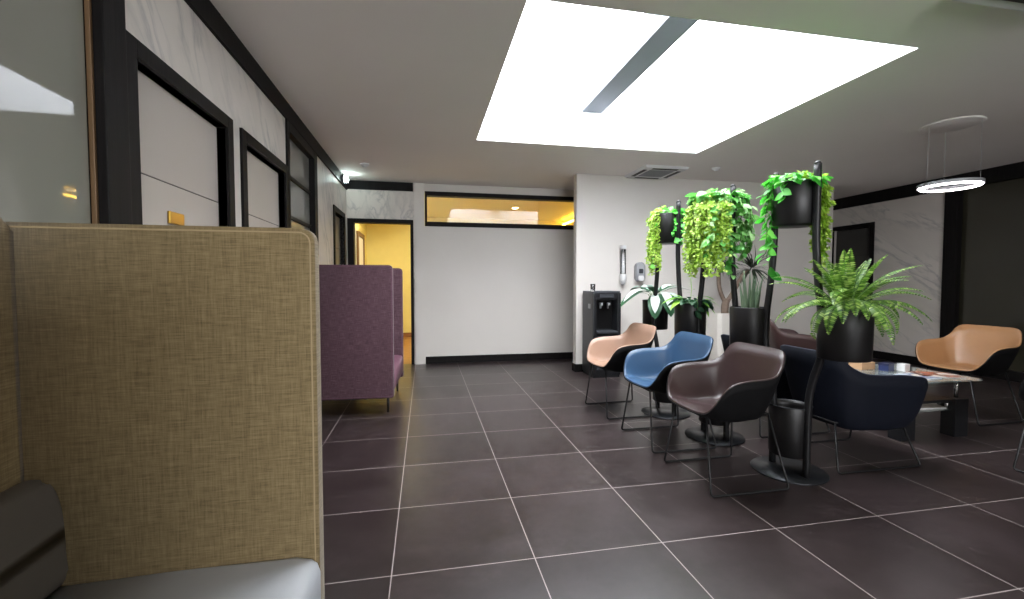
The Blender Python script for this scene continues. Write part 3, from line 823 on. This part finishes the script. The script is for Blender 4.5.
for xx in (-.05, .05):
    b = NB(); tube(b, [(xx, yf+.1, .93), (xx, yf+.1, .86)], [.016, .011], 10); box(b, xx-.014, xx+.014, yf+.05, yf+.095, .90, .935, .004)
    obj('tap', b, M_greypl, t)
b = NB(); box(b, x0+.05, x1-.05, yf-.02, yf+.15, .555, .585, .006); obj('drip_tray', b, M_plastic2, t)
b = NB(); box(b, -.09, .09, yf+.006, yf+.024, 1.0, 1.04, .004); obj('control_panel', b, M_plastic2, t)
b = NB(); box(b, x0+.06, x1-.06, yf, yf+.012, .10, .52, .004); obj('front_door', b, M_plastic2, t)
b = NB(); box(b, x0-.002, x0+.003, -.10, -.02, .86, .92, .001); obj('badge', b, M_greypl, t)
tag(obj('drinking_glass', lathe(NB(), [(0, 0), (.028, 0), (.034, .09), (.032, .09), (.026, .006), (0, .006)], 2.075, 5.28, 24), G_clear),
    'small clear glass standing on top of the water cooler', 'glass').location.z = 1.08

t = empty('cup_dispenser', (2.60, YP, 1.15)); tag(t, 'tall white tube cup dispenser on the wall above water cooler', 'cup dispenser')
b = NB(); lathe(b, [(.036, .12), (.036, .50), (.033, .50), (.033, .12)], 0, -.05, 24); obj('tube', b, G_clear, t)
b = NB(); lathe(b, [(0, .53), (.036, .53), (.040, .525), (.040, .485), (.036, .48), (0, .48)], 0, -.05, 24); box(b, -.02, .02, -.02, 0, .47, .51, .003); obj('cap', b, M_whitepl, t)
b = NB(); lathe(b, [(.0, .0), (.024, .0), (.03, .03), (.042, .05), (.042, .14), (.036, .15), (.0, .15)], 0, -.05, 24); box(b, -.02, .02, -.02, 0, .06, .12, .003); obj('cup_holder', b, M_whitepl, t)
b = NB()
for k in range(12): lathe(b, [(.028, .16+.022*k), (.031, .178+.022*k), (.027, .18+.022*k)], 0, -.05, 20)
obj('stacked_cups', b, M_whitepl, t)
t = empty('soap_dispenser', (2.84, YP, 1.33)); tag(t, 'small rounded grey hand sanitiser dispenser on white wall', 'dispenser')
b = NB(); slab(b, rrect(-.06, .06, -.13, .13, (.045, .045, .05, .05)), 'y', -.09, -.002, .018, 3); obj('housing', b, M_greypl, t, True)
b = NB(); slab(b, rrect(-.03, .03, -.02, .04, (.01,)*4), 'y', -.094, -.088, .002, 1); obj('viewing_window', b, M_plastic2, t)
b = NB(); slab(b, rrect(-.04, .04, -.12, -.05, (.02,)*4), 'y', -.100, -.086, .006, 2); obj('push_bar', b, M_whitepl, t)

# ------------------------------------------------------------------ glass table and what lies on it
TX0, TX1, TY0, TY1 = 3.44, 4.19, 2.60, 3.28
t = empty('coffee_table', ((TX0+TX1)/2, (TY0+TY1)/2, 0)); tag(t, 'low glass topped coffee table with black panel legs', 'coffee table')
hx, hy = (TX1-TX0)/2, (TY1-TY0)/2
b = NB(); slab(b, rrect(-hx, hx, -hy, hy, (.02,)*4), 'z', .438, .450, .002, 1); obj('tabletop', b, G_table, t)
b = NB(); slab(b, rrect(-.30, .30, -.26, .26, (.1,)*4), 'z', .20, .208, .002, 1); obj('lower_shelf', b, G_table, t)
for x in (-.27, .235):
    for y in (-hy+.04, hy-.14): obj('leg_block', box(NB(), x-.065, x+.065, y, y+.10, 0, .295, .004), M_plastic, t)
b = NB(); box(b, -.205, .17, -hy+.05, hy-.05, .272, .294, .003); obj('middle_shelf', b, M_plastic, t)
for x in (-.255, .245):
    for y in (-hy+.09, hy-.09):
        b = NB(); tube(b, [(x, y, .294), (x, y, .438)], .014, 14); obj('post', b, M_chrome, t)
for x in (-.17, .17): obj('shelf_post', tube(NB(), [(x, -hy+.10, .205), (x, -hy+.10, .275)], .014, 14), M_chrome, t)

def magazine(x, y, rz, z, c1, c2, label, w=.21, h=.29, th=.006):
    t = empty('magazine', (x, y, z), rz); tag(t, label, 'magazine')
    obj('pages', box(NB(), -w/2+.002, w/2-.002, -h/2+.002, h/2-.002, .0005, th-.0006), M_whitepl, t)
    m, nt, bb = new_mat('cover_print')
    v = coords(nt, (9, 7, 1)); nt.links.new(ramp(nt, noise(nt, v, 1.0, 2, .5, .5), [(.42, lin(c1)), (.5, lin(c2)), (.6, lin((225, 215, 205)))]), bb.inputs['Base Color']); bb.inputs['Roughness'].default_value = .25
    b = NB(); box(b, -w/2, w/2, -h/2, h/2, th-.0006, th, 0); box(b, -w/2, w/2, -h/2, h/2, 0, .0005); obj('cover', b, m, t)
magazine(4.00, 2.80, 1.2, .450, (170, 104, 84), (120, 76, 66), 'glossy magazine with reddish cover at right end of glass table')
magazine(3.74, 2.76, 1.7, .450, (190, 200, 215), (110, 130, 160), 'glossy magazine with pale blue cover at left of glass table')
magazine(3.86, 2.80, 1.5, .208, (215, 210, 200), (190, 185, 175), 'pale magazine lying on lower glass shelf', .2, .28, .012)
t = empty('small_box', (3.80, 3.02, .450), .3); tag(t, 'small dark blue box on the glass table', 'box')
b = NB(); box(b, -.05, .05, -.035, .035, 0, .06, .003); obj('box_body', b, plain('blue_card', (30, 42, 84), .4), t)
b = NB(); box(b, -.052, .052, -.037, .037, .045, .065, .003); obj('lid', b, plain('dark_blue_card', (24, 30, 62), .4), t)
t = empty('card_holder', (3.93, 2.98, .450), .2); tag(t, 'small white box with dark side beside the blue box', 'box')
b = NB(); box(b, -.045, .03, -.03, .03, 0, .06, .004); obj('box_body', b, M_whitepl, t)
b = NB(); box(b, .03, .052, -.03, .03, 0, .055, .002); obj('dark_side', b, M_plastic, t)
t = empty('tissue_box', (3.68, 3.13, .450), .1); tag(t, 'tan cardboard tissue box on the glass table behind the fern', 'box')
b = NB(); box(b, -.08, .08, -.055, .055, 0, .06, .004); obj('box_body', b, plain('tan_card', (178, 142, 108), .6), t)
b = NB(); leaf(b, (0, 0, .055), (0, .2, 1), (0, 1, 0), .06, .07, .5, 5, 'heart', .4); obj('tissue', b, M_whitepl, t)

# ------------------------------------------------------------------ ceiling things
def cassette(x0, x1, y0, y1, label):
    cx, cy, h = (x0+x1)/2, (y0+y1)/2, (x1-x0)/2
    t = empty('ceiling_cassette', (cx, cy, HC)); tag(t, label, 'air conditioner', 'ceiling air conditioner cassettes')
    b = NB(); z0 = -.03
    g, s0, s1 = .17, .215, .27
    # frame made of rings around the slots
    def sq(bm, a, z): return [bm.verts.new((p*a, q*a, z)) for p, q in ((-1, -1), (1, -1), (1, 1), (-1, 1))]
    loops = [(h, 0), (h-.01, z0), (g+.045 if False else s1+.01, z0)]
    R1 = sq(b, h, 0); R2 = sq(b, h-.012, z0); R3 = sq(b, g, z0); R4 = sq(b, g, z0+.02)
    for A, B in ((R1, R2), (R2, R3), (R3, R4)):
        for k in range(4): b.faces.new((A[k], A[(k+1) % 4], B[(k+1) % 4], B[k]))
    obj('panel', b, M_whitepl, t)
    for k in range(4):
        b = NB(); box(b, -.17, .17, .205, .255, z0-.003, z0+.001, .001)
        o = obj('air_slot', b, M_gap, t); o.rotation_euler = (0, 0, k*PI/2)
    b = NB(); box(b, -g, g, -g, g, z0+.008, z0+.012)
    for k in range(13):
        q = -g+.026*(k+.5); box(b, -g, g, q-.004, q+.004, z0-.001, z0+.01)
    obj('grille', b, M_greypl, t)
cassette(2.62, 3.20, 4.98, 5.56, 'square white air conditioner cassette between skylight and partition')
cassette(2.55, 3.19, 1.15, 1.79, 'square white air conditioner cassette at top right corner of the view')
for x, y, lab in ((-.70, 5.6, 'small white smoke detector on the ceiling near the doorway'), (3.55, 4.95, 'small white smoke detector on the ceiling right of the cassette')):
    t = empty('smoke_detector', (x, y, HC)); tag(t, lab, 'smoke detector')
    b = NB(); lathe(b, [(0, 0), (.05, 0), (.052, -.01), (.044, -.022), (0, -.024)], n=28); obj('base', b, M_whitepl, t)
    b = NB(); lathe(b, [(.03, -.022), (.026, -.038), (0, -.04)], n=24); obj('sensor_cap', b, M_whitepl, t)
# ring pendant
t = empty('ring_pendant_lamp', (4.66, 3.2, 2.07)); tag(t, 'glowing white ring pendant lamp hanging by the dark glass partition', 'pendant lamp')
R0 = .20
b = NB(); n = 72; prof = [(R0-.022, -.012), (R0+.022, -.012), (R0+.022, .018), (R0-.022, .018)]
rr = [[b.verts.new((r_*math.cos(2*PI*k/n), r_*math.sin(2*PI*k/n), z)) for k in range(n)] for r_, z in prof]
for i in range(4):
    for k in range(n): b.faces.new((rr[i][k], rr[i][(k+1) % n], rr[(i+1) % 4][(k+1) % n], rr[(i+1) % 4][k]))
obj('ring_body', b, M_greypl, t)
b = NB(); tube(b, [(R0*math.cos(2*PI*k/n), R0*math.sin(2*PI*k/n), -.014) for k in range(n)], .012, 8, closed=True)
obj('light_strip', b, emit('ring_led', (255, 244, 250), 9), t)
for k in range(3):
    a = 2*PI*k/3+.8; b = NB(); tube(b, [(R0*math.cos(a), R0*math.sin(a), .018), (.195*math.cos(a), .195*math.sin(a), .53)], .0012, 5); obj('suspension_wire', b, M_greypl, t)
b = NB(); lathe(b, [(0, .54), (.215, .54), (.215, .533), (.205, .529), (0, .529)], n=40); obj('canopy', b, M_ceil, t)
# emergency lamp
t = empty('emergency_lamp', (WL+.02, 6.12, 2.53)); tag(t, 'small glowing white emergency lamp high on the left wall corner', 'emergency lamp')
b = NB(); slab(b, rrect(-.07, .07, -.05, .05, (.02,)*4), 'x', 0, .035, .006, 2); obj('housing', b, M_plastic2, t)
b = NB(); lathe(b, [(0, .05), (.03, .045), (.042, .03), (.042, 0), (0, 0)], n=24)
bmesh.ops.rotate(b, verts=b.verts, cent=(0, 0, 0), matrix=Matrix.Rotation(PI/2, 3, 'Y')); bmesh.ops.translate(b, verts=b.verts, vec=(.035, 0, 0))
obj('lens', b, emit('emergency_glow', (225, 250, 245), 14), t)

# ------------------------------------------------------------------ camera
cd = bpy.data.cameras.new('camera'); cam = bpy.data.objects.new('camera', cd); C.objects.link(cam)
cd.sensor_width = 36; cd.lens = 442.4/1024*36; cd.clip_start = .02
cam.location = (0, 0, 1.1924); cam.rotation_euler = (PI/2-.0392, 0, -.1938)
sc.camera = cam
